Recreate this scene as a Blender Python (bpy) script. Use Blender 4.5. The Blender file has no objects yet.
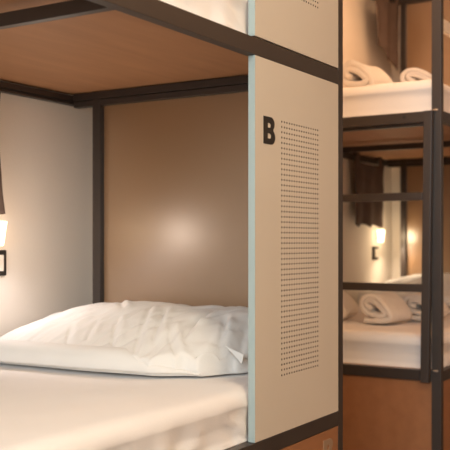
import bpy, bmesh, math, random
from mathutils import Vector, Matrix, noise

random.seed(4)
scene = bpy.context.scene
COL = scene.collection
EYE = 1.0                      # eye height above the floor; "rel" heights below are about it

# ------------------------------------------------------------------ materials
def lin(c):
    out = []
    for v in c:
        v /= 255.0
        out.append(v / 12.92 if v <= 0.04045 else ((v + 0.055) / 1.055) ** 2.4)
    return (*out, 1.0)

def material(name, rgb, rough=0.5, metal=0.0, spec=0.5, var=0.0, vscale=6.0, bump=0.0, bscale=60.0,
             stretch=(1, 1, 1), sheen=0.0):
    m = bpy.data.materials.new(name); m.use_nodes = True
    nt = m.node_tree; b = nt.nodes['Principled BSDF']
    b.inputs['Base Color'].default_value = lin(rgb)
    b.inputs['Roughness'].default_value = rough
    b.inputs['Metallic'].default_value = metal
    b.inputs['Specular IOR Level'].default_value = spec
    if sheen: b.inputs['Sheen Weight'].default_value = sheen
    if var or bump:
        tc = nt.nodes.new('ShaderNodeTexCoord'); mp = nt.nodes.new('ShaderNodeMapping')
        mp.inputs['Scale'].default_value = stretch
        nt.links.new(tc.outputs['Object'], mp.inputs['Vector'])
    if var:
        n = nt.nodes.new('ShaderNodeTexNoise'); n.inputs['Scale'].default_value = vscale
        n.inputs['Detail'].default_value = 5
        r = nt.nodes.new('ShaderNodeValToRGB')
        c = lin(rgb)
        r.color_ramp.elements[0].position = 0.3; r.color_ramp.elements[1].position = 0.7
        r.color_ramp.elements[0].color = (*[v * (1 - var) for v in c[:3]], 1)
        r.color_ramp.elements[1].color = (*[min(1, v * (1 + var)) for v in c[:3]], 1)
        nt.links.new(mp.outputs['Vector'], n.inputs['Vector'])
        nt.links.new(n.outputs['Fac'], r.inputs['Fac'])
        nt.links.new(r.outputs['Color'], b.inputs['Base Color'])
    if bump:
        n2 = nt.nodes.new('ShaderNodeTexNoise'); n2.inputs['Scale'].default_value = bscale
        n2.inputs['Detail'].default_value = 3
        bp = nt.nodes.new('ShaderNodeBump'); bp.inputs['Strength'].default_value = bump
        bp.inputs['Distance'].default_value = 0.01
        nt.links.new(mp.outputs['Vector'], n2.inputs['Vector'])
        nt.links.new(n2.outputs['Fac'], bp.inputs['Height'])
        nt.links.new(bp.outputs['Normal'], b.inputs['Normal'])
    return m

M = {}
M['frame'] = material('frame_steel', (60, 51, 46), 0.42, 0.0, 0.5, 0.05, 9)
M['panel'] = material('panel_lacquer', (212, 198, 181), 0.45, 0.0, 0.4, 0.02, 3)
M['edge'] = material('edge_cool_tint', (165, 179, 177), 0.4)  # cool daylight tint put into the colour of the panel's end face
M['brown'] = material('headboard_laminate', (139, 103, 66), 0.34, 0.0, 0.8, 0.03, 2.5)
M['brown'].node_tree.nodes['Principled BSDF'].inputs['Coat Weight'].default_value = 1.0
M['brown'].node_tree.nodes['Principled BSDF'].inputs['Coat Roughness'].default_value = 0.36
M['brown'].node_tree.nodes['Principled BSDF'].inputs['Coat IOR'].default_value = 2.0
M['board'] = material('bed_board_wood', (178, 132, 96), 0.6, 0.0, 0.3, 0.07, 3, stretch=(1, 7, 7))
M['base'] = material('locker_wood', (158, 106, 70), 0.5, 0.0, 0.4, 0.08, 3, stretch=(1, 6, 6))
M['sheet'] = material('white_sheet', (246, 239, 235), 0.85, 0.0, 0.2, 0.015, 4, 0.06, 220, sheen=0.1)
M['pillow'] = material('white_pillowcase', (232, 228, 223), 0.85, 0.0, 0.2, 0.01, 4, 0.06, 240, sheen=0.1)
M['towel'] = material('white_terry', (240, 230, 220), 0.95, 0.0, 0.1, 0.03, 30, 0.6, 260, sheen=0.3)
M['cloth'] = material('dark_grey_cloth', (102, 86, 78), 0.9, 0.0, 0.15, 0.08, 20, 0.3, 300)
M['black'] = material('black_print', (38, 34, 32), 0.5)
M['hole_shade'] = material('painted_hole_shade', (74, 58, 48), 0.9)  # hole insides coloured dark to stand in for their shade
M['grey_print'] = material('grey_print', (158, 128, 102), 0.5)
M['switch_frame'] = material('black_plastic', (40, 34, 31), 0.4)
M['switch_key'] = material('white_plastic', (235, 225, 212), 0.35)
M['steel'] = material('bolt_steel', (190, 175, 160), 0.3, 0.8)
M['guard'] = material('cream_lacquer', (246, 230, 208), 0.4)
M['wall'] = material('cream_plaster', (238, 227, 214), 0.8, 0.0, 0.25, 0.015, 3, 0.05, 120)
M['ceiling'] = material('ceiling_paint', (232, 222, 210), 0.9)
M['floor'] = material('oak_floor', (104, 80, 60), 0.45, 0.0, 0.4, 0.15, 3, stretch=(1, 8, 1))
M['window'] = material('window_paint', (210, 210, 210), 0.5)

def emit(name, rgb, strength):
    m = bpy.data.materials.new(name); m.use_nodes = True
    b = m.node_tree.nodes['Principled BSDF']
    b.inputs['Base Color'].default_value = lin((250, 235, 210))
    b.inputs['Emission Color'].default_value = lin(rgb)
    b.inputs['Emission Strength'].default_value = strength
    b.inputs['Roughness'].default_value = 0.4
    return m
M['glow'] = emit('lit_frosted_glass', (255, 226, 186), 3.0)

# ------------------------------------------------------------------ mesh helpers
def add_box(bm, x0, x1, y0, y1, z0, z1, bevel=0.0, seg=2):
    r = bmesh.ops.create_cube(bm, size=1.0)
    vs = r['verts']
    for v in vs:
        v.co = Vector((x0 + (v.co.x + .5) * (x1 - x0), y0 + (v.co.y + .5) * (y1 - y0), z0 + (v.co.z + .5) * (z1 - z0)))
    if bevel:
        es = list({e for v in vs for e in v.link_edges})
        bmesh.ops.bevel(bm, geom=es, offset=bevel, segments=seg, profile=0.6, affect='EDGES')

def add_cyl(bm, p, axis, r, h, n=20):
    q = Vector((0, 0, 1)).rotation_difference(Vector(axis)).to_matrix().to_4x4()
    bmesh.ops.create_cone(bm, cap_ends=True, segments=n, radius1=r, radius2=r, depth=h,
                          matrix=Matrix.Translation(Vector(p)) @ q)

def link(name, bm, mat, parent=None, smooth=False, loc=None):
    me = bpy.data.meshes.new(name)
    bmesh.ops.recalc_face_normals(bm, faces=bm.faces)
    bm.to_mesh(me); bm.free()
    me.materials.append(mat)
    if smooth:
        for p in me.polygons: p.use_smooth = True
    o = bpy.data.objects.new(name, me)
    COL.objects.link(o)
    if parent: o.parent = parent
    if loc: o.location = loc
    return o

def boxpart(name, mat, parent, *boxes, bevel=0.0015):
    bm = bmesh.new()
    for b in boxes: add_box(bm, *b, bevel=bevel)
    return link(name, bm, mat, parent)

def thing(name, loc, label, cat, group=None):
    o = bpy.data.objects.new(name, None); COL.objects.link(o)
    o.location = loc; o.empty_display_size = 0.1
    return tag(o, label, cat, group)

def tag(o, label, cat, group=None):
    o['label'] = label; o['category'] = cat
    if group: o['group'] = group
    return o

def structure(o):
    o['kind'] = 'structure'; return o

def copy_tree(o, parent=None):
    c = o.copy(); COL.objects.link(c); c.parent = parent
    for ch in [x for x in COL.objects if x.parent == o]:
        copy_tree(ch, c)
    return c

def subsurf(o, lv=1):
    m = o.modifiers.new('subdivision', 'SUBSURF'); m.levels = lv; m.render_levels = lv

# ------------------------------------------------------------------ the room
def wall(name, mat, *boxes):
    bm = bmesh.new()
    for b in boxes: add_box(bm, *b)
    return structure(link(name, bm, mat))

XA, XB, YA, YB, ZC = -4.2, 6.2, -2.5, 1.088, 2.85
wall('floor', M['floor'], (XA, XB, YA, YB, -0.1, 0.0))
wall('ceiling', M['ceiling'], (XA, XB, YA, YB, ZC, ZC + 0.1))
wall('wall_back', M['wall'], (XA, XB, YB, YB + 0.1, 0, ZC))
wall('wall_front', M['wall'], (XA, XB, YA - 0.1, YA, 0, ZC))
wall('wall_right', M['wall'], (XB, XB + 0.1, YA, YB, 0, ZC))
WY0, WY1, WZ0, WZ1 = -2.1, -0.1, 1.2, 2.6
wall('wall_left', M['wall'], (XA - 0.1, XA, YA, WY0, 0, ZC), (XA - 0.1, XA, WY1, YB, 0, ZC),
     (XA - 0.1, XA, WY0, WY1, 0, WZ0), (XA - 0.1, XA, WY0, WY1, WZ1, ZC))
bm = bmesh.new()
for b in ((WY0, WY0 + .05, WZ0, WZ1), (WY1 - .05, WY1, WZ0, WZ1), (WY0, WY1, WZ0, WZ0 + .05), (WY0, WY1, WZ1 - .05, WZ1),
          ((WY0 + WY1) / 2 - .025, (WY0 + WY1) / 2 + .025, WZ0, WZ1)):
    add_box(bm, XA - 0.07, XA - 0.02, *b)
structure(link('window_1', bm, M['window']))

# ------------------------------------------------------------------ bunk frame
W = 1.055                       # front face of the frame to its wall-side rail
XH = 2.0931                     # foot to headboard
PX0, PX1 = 1.6136, 2.1465       # privacy panel
RAILS = [(-0.583 + EYE, -0.538 + EYE), (0.4985 + EYE, 0.544 + EYE), (1.5805 + EYE, 1.626 + EYE)]
T = 0.0205

def perforated_panel(x0, x1, z0, z1, parent):
    """Sheet with a field of 16 x 49 blind round holes in its front face (y = 0)."""
    bm = bmesh.new()
    hx0, hx1 = x0 + 0.151 - .0075, x0 + 0.383 + .0075
    mid = (z0 + z1) / 2; hz0, hz1 = mid - 0.3635, mid + 0.3635
    nx, nz, r, dep, k = 16, 49, 0.0032, 0.009, 8
    def quad(a, b, c, d): bm.faces.new([bm.verts.new(p) for p in (a, b, c, d)])
    def front(a, b, c, d): quad((a, 0, c), (b, 0, c), (b, 0, d), (a, 0, d))
    front(x0, hx0, z0, z1); front(hx1, x1, z0, z1)
    front(hx0, hx1, z0, hz0); front(hx0, hx1, hz1, z1)
    quad((x0, T, z0), (x0, T, z1), (x1, T, z1), (x1, T, z0))
    quad((x0, 0, z0), (x0, 0, z1), (x0, T, z1), (x0, T, z0))
    quad((x1, 0, z0), (x1, T, z0), (x1, T, z1), (x1, 0, z1))
    quad((x0, 0, z1), (x1, 0, z1), (x1, T, z1), (x0, T, z1))
    quad((x0, 0, z0), (x0, T, z0), (x1, T, z0), (x1, 0, z0))
    dx, dz = (hx1 - hx0) / nx, (hz1 - hz0) / nz
    for i in range(nx):
        for j in range(nz):
            cx, cz = hx0 + (i + .5) * dx, hz0 + (j + .5) * dz
            inn, out, back = [], [], []
            for q in range(k):
                a = 2 * math.pi * q / k
                ca, sa = math.cos(a), math.sin(a)
                inn.append(bm.verts.new((cx + r * ca, 0, cz + r * sa)))
                back.append(bm.verts.new((cx + r * ca, dep, cz + r * sa)))
                s = 1 / max(abs(ca), abs(sa))
                out.append(bm.verts.new((cx + ca * s * dx / 2, 0, cz + sa * s * dz / 2)))
            for q in range(k):
                p = (q + 1) % k
                bm.faces.new((inn[q], out[q], out[p], inn[p]))
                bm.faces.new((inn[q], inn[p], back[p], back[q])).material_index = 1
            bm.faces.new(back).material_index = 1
    me = bpy.data.meshes.new('privacy_panel')
    bmesh.ops.remove_doubles(bm, verts=bm.verts, dist=1e-5)
    bm.normal_update()
    for f in bm.faces:              # front faces look out of the panel
        c = f.calc_center_median()
        if c.y < 1e-6 and f.normal.y > 0: f.normal_flip()
        elif abs(c.y - dep) < 1e-6 and f.normal.y > 0: f.normal_flip()
        elif abs(c.y - T) < 1e-6 and f.normal.y < 0: f.normal_flip()
    bm.to_mesh(me); bm.free()
    me.materials.append(M['panel']); me.materials.append(M['hole_shade'])
    o = bpy.data.objects.new('privacy_panel', me); COL.objects.link(o); o.parent = parent
    return o

def poly_arc(cx, cy, rx, ry, a0, a1, n=10):
    return [(cx + rx * math.cos(math.radians(a0 + (a1 - a0) * i / n)), cy + ry * math.sin(math.radians(a0 + (a1 - a0) * i / n))) for i in range(n + 1)]

def letter_b(name, mat, parent, x, ztop, w, h, y):
    outer = [(0, 0), (0, 1)] + poly_arc(.62, .755, .32, .245, 90, -50) + poly_arc(.64, .27, .36, .27, 55, -90)
    up = [(.35, .605), (.35, .775)] + poly_arc(.51, .69, .11, .085, 90, -90, 6)
    lo = [(.35, .21), (.35, .40)] + poly_arc(.53, .305, .12, .095, 90, -90, 6)
    cu = bpy.data.curves.new('letter_outline', 'CURVE'); cu.dimensions = '2D'; cu.fill_mode = 'BOTH'; cu.extrude = 0.0006
    for pts in (outer, up, lo):
        sp = cu.splines.new('POLY'); sp.points.add(len(pts) - 1); sp.use_cyclic_u = True
        for p, (a, b) in zip(sp.points, pts): p.co = (a * w, b * h, 0, 1)
    tmp = bpy.data.objects.new('letter_outline', cu); COL.objects.link(tmp)
    bpy.context.view_layer.update()
    me = bpy.data.meshes.new_from_object(tmp.evaluated_get(bpy.context.evaluated_depsgraph_get()))
    bpy.data.objects.remove(tmp); bpy.data.curves.remove(cu)
    me.transform(Matrix.Translation((x, y, ztop - h)) @ Matrix.Rotation(math.pi / 2, 4, 'X'))
    me.materials.clear(); me.materials.append(mat)
    o = bpy.data.objects.new(name, me); COL.objects.link(o); o.parent = parent
    return o

def make_bunk(loc, label, full=False):
    b = thing('bunk_bed', loc, label, 'bunk bed', 'two-tier bunk beds along the cream wall')
    P, top = 0.035, RAILS[2][1]
    boxpart('post', M['frame'], b, (0, P, 0, 0.04, 0, top))
    boxpart('post', M['frame'], b, (0, P, W, W + .031, 0, top))
    boxpart('post', M['frame'], b, (XH + .002, XH + .032, .925, .9616, 0, RAILS[2][0] - .001))
    boxpart('post', M['frame'], b, (PX1 + .0015, PX1 + .037, 0, P, 0, top))
    for z0, z1 in RAILS:
        zm = (z0 + z1) / 2
        boxpart('rail', M['frame'], b, (P, PX1 + .0015, 0, .030, z0, z1))                              # front
        boxpart('rail', M['frame'], b, (P, XH + .033, W + .004, W + .031, z0 + .012, zm - .001), (P, XH + .033, W, W + .031, zm + .001, z1))
        boxpart('rail', M['frame'], b, (0, .030, .04, W, z0, z1), (.026, .05, .04, W, z0 - .012, z0 + .006))     # foot
        boxpart('rail', M['frame'], b, (XH + .004, XH + .033, .03, W - .001, z0, zm - .001), (XH, XH + .033, .03, W - .001, zm + .001, z1 + .005))
    for z0, z1 in RAILS[:2]:
        zb = z1 - .012 if z0 < 1 else z1 + .007
        inset = 0 if z0 < 1 else .06
        boxpart('bed_board', M['board'], b, (.031 + inset, XH + .03, .031 + inset, W + .02, zb, zb + .0115), bevel=0)
        boxpart('cross_beam', M['frame'], b, (1.045, 1.067, .031, W - .001, z0 + .003, z0 + .035))
    for z0, z1 in ((RAILS[0][1], RAILS[1][0]), (RAILS[1][1], RAILS[2][0])):
        boxpart('headboard', M['brown'], b, (XH + .024, XH + .042, .034, .9245, z0 + .0005, z1 - .0005), bevel=0)
        boxpart('light_blocker', M['wall'], b, (2.262, 2.272, .05, W + .031, z0 - .02, z1 + .02), bevel=0)  # unseen panel added behind the headboard to block light
        zq = z0 + (.0015 if z0 < 1 else .005)
        p = perforated_panel(PX0 + .0012, PX1, zq, z1 - .0015, b)
        e = boxpart('tinted_edge', M['edge'], p, (PX0, PX0 + .0012, 0.0002, T - .0002, zq, z1 - .0015), bevel=0)
        e['label'] = 'pale blue-grey panel edge, cool daylight in its colour'
        if full and z0 < 1:
            l = letter_b('letter', M['black'], p, PX0 + .046, EYE + .341, .066, .075, -.0006)
            l['label'] = 'black letter B'
    # closed base below the lower tier
    zt = RAILS[0][0] - .0015
    q = boxpart('locker_door', M['base'], b, (PX0, PX1, .0005, .018, .06, zt))
    if full:
        l = letter_b('letter', M['grey_print'], q, PX0 + .424, EYE - .612, .072, .078, -.0002)
        l['label'] = 'pale grey letter B'
    boxpart('locker_door', M['base'], b, (.036, .82, .0005, .018, .06, zt))
    boxpart('locker_door', M['base'], b, (.824, PX0 - .004, .0005, .018, .06, zt))
    boxpart('end_board', M['base'], b, (.008, .024, .041, W - .001, .0, zt))
    boxpart('plinth', M['frame'], b, (P, PX1, .01, .03, 0.0, .058))
    return b

XN, XF = PX0 * -1.0, 1.5525     # foot ends of the near and the far bunk
near = make_bunk((XN, 0, 0), 'near dark steel bunk bed with beige perforated privacy panel marked B', True)
far = make_bunk((XF, 0, 0), 'far dark steel bunk bed with a ladder across its open foot end')
gb = boxpart('guard_rail', M['guard'], far, (.036, PX0 - .002, .004, .020, EYE + .880, EYE + .932))
gb['label'] = 'cream guard rail'
for y in (.158,):
    bm = bmesh.new(); add_cyl(bm, (-.0005, y, EYE + .524), (1, 0, 0), .007, .003)
    o = link('bolt', bm, M['black'], far); o['label'] = 'black bolt head'
for z in (RAILS[0][1] + .001, RAILS[1][1] + .001):
    bm = bmesh.new(); add_box(bm, -.006, .004, .012, .034, z - .004, z + .004, bevel=.003)
    o = link('bolt', bm, M['steel'], far, True); o['label'] = 'bright steel bolt'

# ladder hooked on the foot end of the far bunk
lad = thing('bunk_ladder', (XF - .018, 0, RAILS[0][0]), 'dark steel two-rung ladder on the foot end of the far bunk bed', 'ladder')
LT = RAILS[1][1] - RAILS[0][0]
def stile(y_bot, y_top):
    bm = bmesh.new(); add_box(bm, -.016, .016, -.0175, .0175, -.002, LT - .003, bevel=.002)
    for v in bm.verts: v.co.y += y_bot + (y_top - y_bot) * v.co.z / LT
    return link('stile', bm, M['frame'], lad)
stile(.060, .045); stile(.565, .56)
for z in (EYE + .188, EYE - .194):
    bm = bmesh.new(); add_box(bm, -.013, .013, .070, .548, z - RAILS[0][0] - .0165, z - RAILS[0][0] + .0165, bevel=.002)
    link('rung', bm, M['frame'], lad)

# ------------------------------------------------------------------ bedding
def make_mattress(name, loc, label, seed, group, x1=2.083, skirt=0.0, H=.150):
    L0, L1, Y0, Y1, R = .036, x1, .024, W - .004, .048
    nx, ny = 90, 44
    bm = bmesh.new(); g = []
    top = {}
    def surf(u, v):
        x, y = L0 + (L1 - L0) * u, Y0 + (Y1 - Y0) * v
        d = min(x - L0, L1 - x, y - Y0, Y1 - y)
        z = H
        n = noise.noise(Vector((x * 2.2 + seed, y * 3.1, seed))) * .007 + noise.noise(Vector((x * 6 + seed, y * 9, 3.3))) * .003
        if d < R: z = H - R + math.sqrt(max(0, R * R - (R - d) ** 2))
        return Vector((x, y, z + (n - .0075) * min(1, d / R + .2)))
    def sp(k, n):                                   # denser towards the edges
        t = k / n
        return .5 - .5 * math.cos(math.pi * t) * (0.35 + 0.65 * abs(math.cos(math.pi * t)) ** .0) if False else (t if 0 else .5 * (1 - math.cos(math.pi * t)) * .7 + t * .3)
    for i in range(nx + 1):
        row = []
        for j in range(ny + 1): row.append(bm.verts.new(surf(sp(i, nx), sp(j, ny))))
        g.append(row)
    for i in range(nx):
        for j in range(ny): bm.faces.new((g[i][j], g[i + 1][j], g[i + 1][j + 1], g[i][j + 1]))
    loop = [g[i][0] for i in range(nx + 1)] + [g[nx][j] for j in range(1, ny + 1)] + [g[i][ny] for i in range(nx - 1, -1, -1)] + [g[0][j] for j in range(ny - 1, 0, -1)]
    prev = loop; zs = [H - R - .006, .07, .06, .05, .04, .025, .012, .003, 0.0]
    for kk, z in enumerate(zs):
        soft = min(1, .35 + kk * .3)
        cur = []
        for v in loop:
            x, y = v.co.x, v.co.y
            s = x * 1.0 + y * 1.7
            q = max(0, 1 - abs(noise.noise(Vector((s * 9 + z * 14 + seed, z * 6 - s * 2, seed * 2)))) * 4)
            w = (.016 * q * q + .008 * noise.noise(Vector((s * 16 + seed, z * 10, 2.2)))) if kk < 8 else 0
            cx, cy = (L0 + L1) / 2, (Y0 + Y1) / 2
            nxm = 1 if x > L1 - .002 else (-1 if x < L0 + .002 else 0)
            nym = 1 if y > Y1 - .002 else (-1 if y < Y0 + .002 else 0)
            inset = .006 if kk >= 7 else (.003, .007, .010, .011, .011, .011, .011)[kk]
            z_ = z - (skirt * (1 - z / H) ** 3 if nxm < 0 or nym < 0 else 0)
            cur.append(bm.verts.new((x - nxm * (inset + max(0, -w if 0 else w * 0)), y + (-soft * (max(-.011, min(.011, w)) if x < PX0 - .004 else min(0, w)) if nym < 0 else max(-.011, min(.011, w)) if nym > 0 else 0) - nym * inset, z_)))
        n = len(loop)
        for i in range(n): bm.faces.new((prev[i], cur[i], cur[(i + 1) % n], prev[(i + 1) % n]))
        prev = cur
    if skirt:                               # the sheet is tucked round the lower edge
        cur = []
        for v in prev:
            x, y = v.co.x, v.co.y
            cur.append(bm.verts.new((max(x, L0 + .04), max(y, Y0 + .055), .0005)))
        for i in range(n): bm.faces.new((prev[i], cur[i], cur[(i + 1) % n], prev[(i + 1) % n]))
        prev = cur
    bm.faces.new(prev)
    o = link(name, bm, M['sheet'], None, True, loc)
    return tag(o, label, 'mattress', group)

G = 'white sheeted mattresses on the bunk tiers'
ZL, ZU = RAILS[0][1], RAILS[1][1] + .019
make_mattress('mattress', (XN, 0, ZL), 'white sheeted mattress in the near lower bunk, under the large pillow', 1.7, G)
make_mattress('mattress', (XN, 0, ZU), 'white sheeted mattress on the near upper bunk, above the dark rail', 5.1, G, skirt=.0185, H=.132)
make_mattress('mattress', (XF, 0, ZL), 'white sheeted mattress on the far lower bunk, behind the ladder', 9.4, G)
make_mattress('mattress', (XF, 0, ZU), 'white sheeted mattress on the far upper bunk, above the ladder', 13.2, G, skirt=.0185, H=.132)

def lerp_table(tab, x):
    if x <= tab[0][0]: return tab[0][1]
    for (a, b), (c, d) in zip(tab, tab[1:]):
        if x <= c: 
            t = (x - a) / (c - a); t = t * t * (3 - 2 * t)
            return b + (d - b) * t
    return tab[-1][1]

CREASES = [((-.47, .66), (-.37, .73), .010), ((-.44, .61), (-.33, .66), .009), ((-.45, .50), (-.30, .60), .010),
           ((-.46, .41), (-.22, .53), .009), ((-.41, .38), (-.22, .47), .012), ((-.38, .30), (-.13, .33), .011),
           ((-.40, .24), (-.30, .165), .016), ((-.34, .19), (-.20, .26), .013), ((-.30, .155), (-.17, .20), .012),
           ((-.45, .27), (-.33, .38), .010), ((-.25, .62), (-.10, .75), .007)]

def make_pillow(loc, label, seed):
    """Pillow lying across the bed against the headboard; local x towards the headboard (0 = headboard face)."""
    root = thing('pillow', loc, label, 'pillow', 'white pillows at the heads of the lower bunks')
    xf = [(.135, -.235), (.165, -.300), (.23, -.405), (.36, -.468), (.63, -.492), (1.04, -.505)]          # front edge over y
    hh = [(.13, .60), (.20, .93), (.30, .98), (.50, 1.0), (.70, .985), (.82, .93), (.957, .74), (1.04, .54)]
    prof = [(0.010, 0.0), (-.008, .012), (-.012, .030), (-.006, .055), (.008, .066), (.06, .078), (.13, .098), (.22, .122),
            (.33, .146), (.45, .166), (.58, .180), (.70, .1865), (.80, .187), (.88, .180), (.94, .162), (.985, .125), (1.0, .07), (.985, .015), (.95, 0.0)]
    bm = bmesh.new(); rows = []
    NY, SUB = 190, 6
    fine = []
    for a, b in zip(prof, prof[1:]):
        for k in range(SUB): fine.append((a[0] + (b[0] - a[0]) * k / SUB, a[1] + (b[1] - a[1]) * k / SUB))
    fine.append(prof[-1])
    for _ in range(3):
        fine = [fine[0]] + [((p[0] + 2 * q[0] + r[0]) / 4, (p[1] + 2 * q[1] + r[1]) / 4) for p, q, r in zip(fine, fine[1:], fine[2:])] + [fine[-1]]
    for j in range(NY + 1):
        t = j / NY
        y = .135 + (1.040 - .135) * t
        f, h = lerp_table(xf, y), lerp_table(hh, y)
        end = min(1, math.sqrt(max(0, 1 - (1 - min(1, t / .10)) ** 2)) * .75 + .25)       # rounding of the open end
        endl = min(1, math.sqrt(max(0, 1 - (1 - min(1, (1 - t) / .05)) ** 2)) * .15 + .85)
        row = []
        for (u, z) in fine:
            x = f + (0 - f) * u
            zz = z * h * end * endl
            amp = min(1, z / .05)
            p = Vector((x, y, zz))
            # sharp creases running from the front towards the ridge, and soft lumps
            c1 = noise.noise(Vector((y * 17 + x * 5 + seed, x * 3.0, seed)))
            c2 = noise.noise(Vector((y * 6 - x * 5 + seed, x * 6, seed + 4)))
            c3 = noise.noise(Vector((y * 30 + x * 18 + seed, x * 10, seed + 9)))
            near_end = max(0, 1 - t / .35)
            d = -.011 * max(0, 1 - abs(c1) * 4) ** 2 + c2 * .010 + c3 * .004
            d += near_end * (-.012 * max(0, 1 - abs(noise.noise(Vector((y * 9 + x * 9 + seed, z * 8, 1.0)))) * 4) + .010 * noise.noise(Vector((x * 12, y * 14, 7.7 + seed))))
            for (ax, ay), (bx, by), k in CREASES:
                ex, ey = bx - ax, by - ay; L = math.hypot(ex, ey)
                al = ((x - ax) * ex + (y - ay) * ey) / L; sd = ((x - ax) * ey - (y - ay) * ex) / L
                fade = max(0, min(1, al / .03 + .3)) * max(0, min(1, (L - al) / .05 + .2)) if -.01 < al < L + .01 else 0
                if fade: d += k * fade * (-math.exp(-(sd / .008) ** 2) + .7 * math.exp(-((sd - .018) / .013) ** 2))
            p.z += d * amp
            if z > .02: p.x += d * .6 * amp * (1 if u < .3 else 0)
            p.x = min(p.x, -.0005); p.z = max(p.z, .0003)
            row.append(bm.verts.new(p))
        rows.append(row)
    for a, b in zip(rows, rows[1:]):
        for k in range(len(fine) - 1): bm.faces.new((a[k], a[k + 1], b[k + 1], b[k]))
        bm.faces.new((a[-1], a[0], b[0], b[-1]))
    bm.faces.new(rows[0]); bm.faces.new(rows[-1])
    body = link('pillowcase', bm, M['pillow'], root, True)
    # folded hem of the case lying along the front edge, on the wall side
    bm = bmesh.new(); N = 60; strip = []
    for j in range(N + 1):
        t = j / N; y = .22 + (1.036 - .22) * t
        f = lerp_table(xf, y); wv = .003 * noise.noise(Vector((y * 9, 1.2, seed)))
        grow = min(1, t * 1.3); lift = .062 * min(1, t * 3.5) + .008
        a = Vector((f + .030 + wv, y, lift + .0035)); b2 = Vector((f - .007 - .007 * grow, y, lift - .002 + wv)); 
        c = Vector((f - .012 - .012 * grow, y, lift * .5 + wv)); d2 = Vector((f - .010 - .012 * grow, y, .010))
        strip.append([bm.verts.new(q) for q in (a, b2, c, d2)])
    for a, b in zip(strip, strip[1:]):
        for k in range(3): bm.faces.new((a[k], a[k + 1], b[k + 1], b[k]))
    hem = link('hem', bm, M['pillow'], root, True)
    sm = hem.modifiers.new('thickness', 'SOLIDIFY'); sm.thickness = .004; sm.offset = 0
    subsurf(hem, 2)
    # pointed corner of the case sticking out at the open end
    bm = bmesh.new()
    vs = [bm.verts.new(p) for p in ((-.330, .182, .084), (-.322, .131, .034), (-.316, .128, .060))]
    bm.faces.new(vs)
    cn = link('case_corner', bm, M['pillow'], root, False)
    sm = cn.modifiers.new('thickness', 'SOLIDIFY'); sm.thickness = .005; sm.offset = 0
    return root

ZP = ZL + .1505
make_pillow((XN + XH - .003, 0, ZP), 'large creased white pillow in the near lower bunk, against the brown headboard', 2.3)
make_pillow((XF + XH - .003, 0, ZP), 'white pillow at the head of the far lower bunk, behind the rolled towels', 8.8)

# ------------------------------------------------------------------ rolled towels
def make_towel(loc, rz, label, rx, rzv, length, seed, group='rolled white towels on the far bunk'):
    """A towel rolled loosely into a spiral; the roll's axis is local x, resting on z = 0."""
    path = [(205, 207), (178, 200), (165, 180), (188, 163), (235, 178), (280, 212), (293, 232), (265, 246), (195, 240), (152, 222),
            (132, 190), (140, 156), (170, 137), (215, 139), (265, 166), (310, 210), (330, 243), (316, 268), (250, 277), (175, 278), (140, 272)]
    pts = []
    for k in range(len(path) - 1):                      # Catmull-Rom through the folds
        p0, p1, p2, p3 = [Vector(path[max(0, min(len(path) - 1, k + d))]) for d in (-1, 0, 1, 2)]
        for q in range(4):
            t = q / 4
            v = .5 * ((2 * p1) + (p2 - p0) * t + (2 * p0 - 5 * p1 + 4 * p2 - p3) * t * t + (3 * p1 - p0 - 3 * p2 + p3) * t ** 3)
            pts.append((-(v.x - 230) / 100 * rx, (278 - v.y) / 75 * rzv))
    bm = bmesh.new(); rows = []; NX = 14
    th = .42 * rzv
    for k in range(NX + 1):
        s = k / NX; row = []
        for i, (y, z) in enumerate(pts):
            q0, q1 = pts[max(0, i - 1)], pts[min(len(pts) - 1, i + 1)]
            w = .006 * noise.noise(Vector((y * 18 + seed, z * 18, s * 3 + seed)))
            end = .010 * noise.noise(Vector((i * .16 + seed, 2.0, seed))) * (1 if k in (0, NX) else 0)
            sag = 1 - .06 * math.sin(s * math.pi)
            row.append(bm.verts.new(((s - .5) * length + end, y + w, z * sag + w)))
        rows.append(row)
    for a, b in zip(rows, rows[1:]):
        for i in range(len(pts) - 1): bm.faces.new((a[i], a[i + 1], b[i + 1], b[i]))
    zmin = min(v.co.z for v in bm.verts)
    for v in bm.verts: v.co.z -= zmin - th * .5
    o = link('rolled_towel', bm, M['towel'], None, True, loc)
    o.rotation_euler = (0, 0, rz)
    sm = o.modifiers.new('thickness', 'SOLIDIFY'); sm.thickness = th; sm.offset = 0
    subsurf(o, 1)
    return tag(o, label, 'towel', group)

TZL, TZU = ZL + .148, ZU + .130
make_towel((1.99, .415, TZL), -.15, 'rolled white towel on the far lower bunk, the fuller one left of the other roll', .077, .062, .20, 1.0)
make_towel((2.24, .300, TZL), .05, 'rolled white towel on the far lower bunk, beside the ladder stile', .082, .058, .20, 4.0)
make_towel((2.06, .715, TZL), .1, 'white towel on the far lower bunk, mostly hidden behind the near bunk post', .085, .066, .22, 7.0)
make_towel((1.96, .500, TZU), -.15, 'rolled white towel on the far upper bunk, the taller roll on the left', .088, .072, .20, 11.0)
make_towel((2.12, .275, TZU), .2, 'rolled white towel on the far upper bunk, the lower roll by the dark corner post', .084, .056, .20, 15.0)

# ------------------------------------------------------------------ reading lamps, switches, hung cloths
def make_lamp(loc, label):
    r = thing('reading_lamp', loc, label, 'lamp', 'reading lamps on the bunk wall')
    bm = bmesh.new(); add_box(bm, -.020, .020, -.012, 0, -.030, .030, bevel=.003)
    link('wall_plate', bm, M['switch_frame'], r)
    bm = bmesh.new(); add_box(bm, -.5, .5, -1, 0, 0, 1, bevel=.06, seg=3)
    for v in bm.verts:
        z = v.co.z; k = .74 + .26 * z
        v.co = Vector((v.co.x * .074 * k, -.0125 + v.co.y * .030 * k, (z - .5) * .084))
    link('lamp_shade', bm, M['glow'], r, True)
    return r

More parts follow.
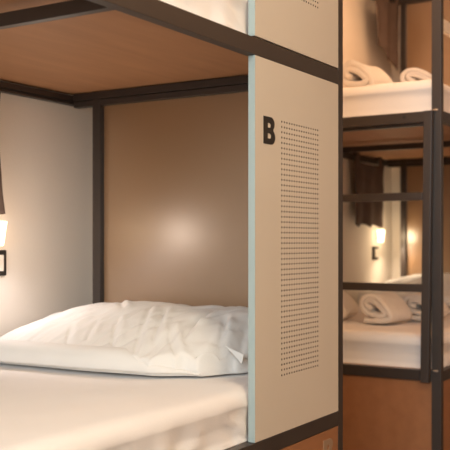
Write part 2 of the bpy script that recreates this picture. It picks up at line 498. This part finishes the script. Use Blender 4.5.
LX1, LX2 = .100, 3.552
lampN = make_lamp((LX1, YB, EYE + .027), 'small lit wedge-shaped wall lamp in the near lower bunk, at the left edge')
lampF = make_lamp((LX2, YB, EYE + .036), 'small lit wedge-shaped wall lamp in the far lower bunk, below the dark cloth')

def make_switch(loc, label):
    r = thing('light_switch', loc, label, 'light switch', 'black framed switches below the reading lamps')
    s = .044
    boxpart('switch_plate', M['switch_frame'], r, (-s, s, -.010, 0, -s, s), bevel=.003)
    o = boxpart('switch_key', M['switch_key'], r, (-.026, .026, -.016, -.0101, -.028, .028), bevel=.003)
    o['label'] = 'white switch key'
    return r
make_switch((.121, YB, EYE - .0735), 'black framed white light switch under the near bunk lamp, at the left edge')
make_switch((3.512, YB, EYE - .0765), 'black framed white light switch under the far bunk lamp')

def make_cloth(loc, w, h, label, seed, cut=0.0, strapz=.05, back=.02):
    """A cloth hung from the wall-side rail by two strips; local x along the wall, top edge at z = 0."""
    r = thing('hanging_cloth', loc, label, 'cloth', 'dark cloths hung from the rails over the reading lamps')
    bm = bmesh.new(); NX, NZ = 34, 26; g = []
    for i in range(NX + 1):
        u = i / NX; col = []
        for j in range(NZ + 1):
            v = j / NZ
            hl = h - cut * (1 - u) ** 1.5
            flare = 1 + .05 * v
            y = .012 * math.sin(u * 15 + seed + v * 1.5) * (.25 + .75 * v) + .010 * noise.noise(Vector((u * 4, v * 4, seed)))
            z = -v * hl - .012 * math.sin(u * math.pi) * (1 - v) + .010 * math.sin(u * 17 + seed) * v
            x = (u - .5) * w * (1 - .06 * math.sin(v * math.pi)) * flare
            if cut: x += cut * .45 * (1 - u) * v ** 2
            col.append(bm.verts.new((x, y, z)))
        g.append(col)
    for i in range(NX):
        for j in range(NZ): bm.faces.new((g[i][j], g[i + 1][j], g[i + 1][j + 1], g[i][j + 1]))
    o = link('drape', bm, M['cloth'], r, True)
    sm = o.modifiers.new('thickness', 'SOLIDIFY'); sm.thickness = .008; sm.offset = 0
    for s in (-1, 1):
        bm = bmesh.new()
        x = s * (w * .5 - .04)
        add_box(bm, x - .022, x + .022, -.004, .004, -.03, strapz, bevel=.002)
        add_box(bm, x - .022, x + .022, -.004, back, strapz - .012, strapz, bevel=.002)
        link('strap', bm, M['cloth'], r)
    return r
make_cloth((-.138, 1.032, EYE + .500), .45, .40, 'dark grey cloth hung over the near bunk lamp, at the left edge', 1.0)
make_cloth((3.285, 1.032, EYE + .500), .45, .40, 'dark grey cloth hung over the far lower bunk lamp', 2.6)
make_cloth((3.42, .965, EYE + 1.575), .42, .44, 'dark grey cloth draped in the far upper bunk, beside the corner post', 4.2, cut=.14, back=.086)

# ------------------------------------------------------------------ light
def power(l, rgb):
    """rgb: radiant power per channel."""
    e = max(rgb); l.energy = e; l.color = [v / e for v in rgb]

def area(name, loc, target, rgb, sx, sy):
    l = bpy.data.lights.new(name, 'AREA'); l.shape = 'RECTANGLE'; l.size = sx; l.size_y = sy
    power(l, rgb)
    o = bpy.data.objects.new(name, l); COL.objects.link(o); o.location = loc
    o.rotation_euler = (Vector(target) - Vector(loc)).to_track_quat('-Z', 'Y').to_euler()
    return o
ZL_ = ZC - .03
area('overhead_light', (-0.6, -0.9, ZL_), (-0.6, -0.9, 0), (8, 7.2, 6.2), .5, .5)     # aisle, beside the near bunk
area('overhead_light', (-1.2, -1.5, ZL_), (-1.2, -1.5, 0), (24, 17, 8.5), .5, .5)        # aisle
area('overhead_light', (2.2, -1.5, ZL_), (2.2, -1.5, 0), (11, 4.5, 1.5), .5, .5)           # aisle, beside the far bunk
area('overhead_light', (.95, .1, ZL_), (.95, .1, 0), (11.5, 6.8, 3.5), .4, .4)          # fill added over the gap between the bunks, for the far upper tier
area('overhead_light', (2.6, .4, ZL_), (2.6, .4, 0), (11.4, 6.9, 3.8), .4, .4)          # fill added above the far bunk to brighten its upper tier
area('window_daylight', (XA - .15, (WY0 + WY1) / 2, (WZ0 + WZ1) / 2), (0, (WY0 + WY1) / 2 + .3, 1.2), (91, 106, 114), 1.9, 1.4)

def lamp_lights(x, z, rgb, rgb_down, off):
    l = bpy.data.lights.new('lamp_point', 'POINT'); l.shadow_soft_size = .045; power(l, rgb)  # the lamp's light as a bodiless point, set out in front of the shade
    o = bpy.data.objects.new('lamp_point', l); COL.objects.link(o); o.location = (x, YB - off, z)
    l = bpy.data.lights.new('lamp_fill_spot', 'SPOT'); l.shadow_soft_size = .03; power(l, rgb_down)      # extra spot added to brighten the bed and lower wall
    l.spot_size = math.radians(150); l.spot_blend = 1.0
    o = bpy.data.objects.new('lamp_fill_spot', l); COL.objects.link(o); o.location = (x, YB - .10, z - .05)
    o.rotation_euler = Vector((.15, -.35, -.92)).to_track_quat('-Z', 'Y').to_euler()
lamp_lights(LX1, EYE + .03, (1.2, .96, .78), (2.1, 2.0, 2.1), .24)
lamp_lights(LX2, EYE + .03, (1.15, .88, .54), (4.8, 3.8, 2.7), .14)

w = bpy.data.worlds.new('world'); scene.world = w; w.use_nodes = True
w.node_tree.nodes['Background'].inputs['Color'].default_value = lin((200, 215, 240))
w.node_tree.nodes['Background'].inputs['Strength'].default_value = 0.3

# ------------------------------------------------------------------ camera
A = 0.5508
f_px = 900.9
cd = bpy.data.cameras.new('camera'); cam = bpy.data.objects.new('camera', cd); COL.objects.link(cam)
cam.location = (-2.0868, -1.1881, EYE)
cam.rotation_euler = (math.pi / 2, 0, math.atan2(-math.cos(A), math.sin(A)))
cd.sensor_width = 36; cd.lens = 36 * f_px / 450
cd.shift_y = 16.47 / 450
cd.clip_start = .05
cd.dof.use_dof = True; cd.dof.focus_distance = 2.55; cd.dof.aperture_fstop = 4.5
scene.camera = cam

vs = scene.view_settings
scene.display_settings.display_device = 'sRGB'
vs.view_transform = 'Standard'; vs.look = 'None'; vs.exposure = 0.18; vs.gamma = 1.0; vs.use_curve_mapping = False
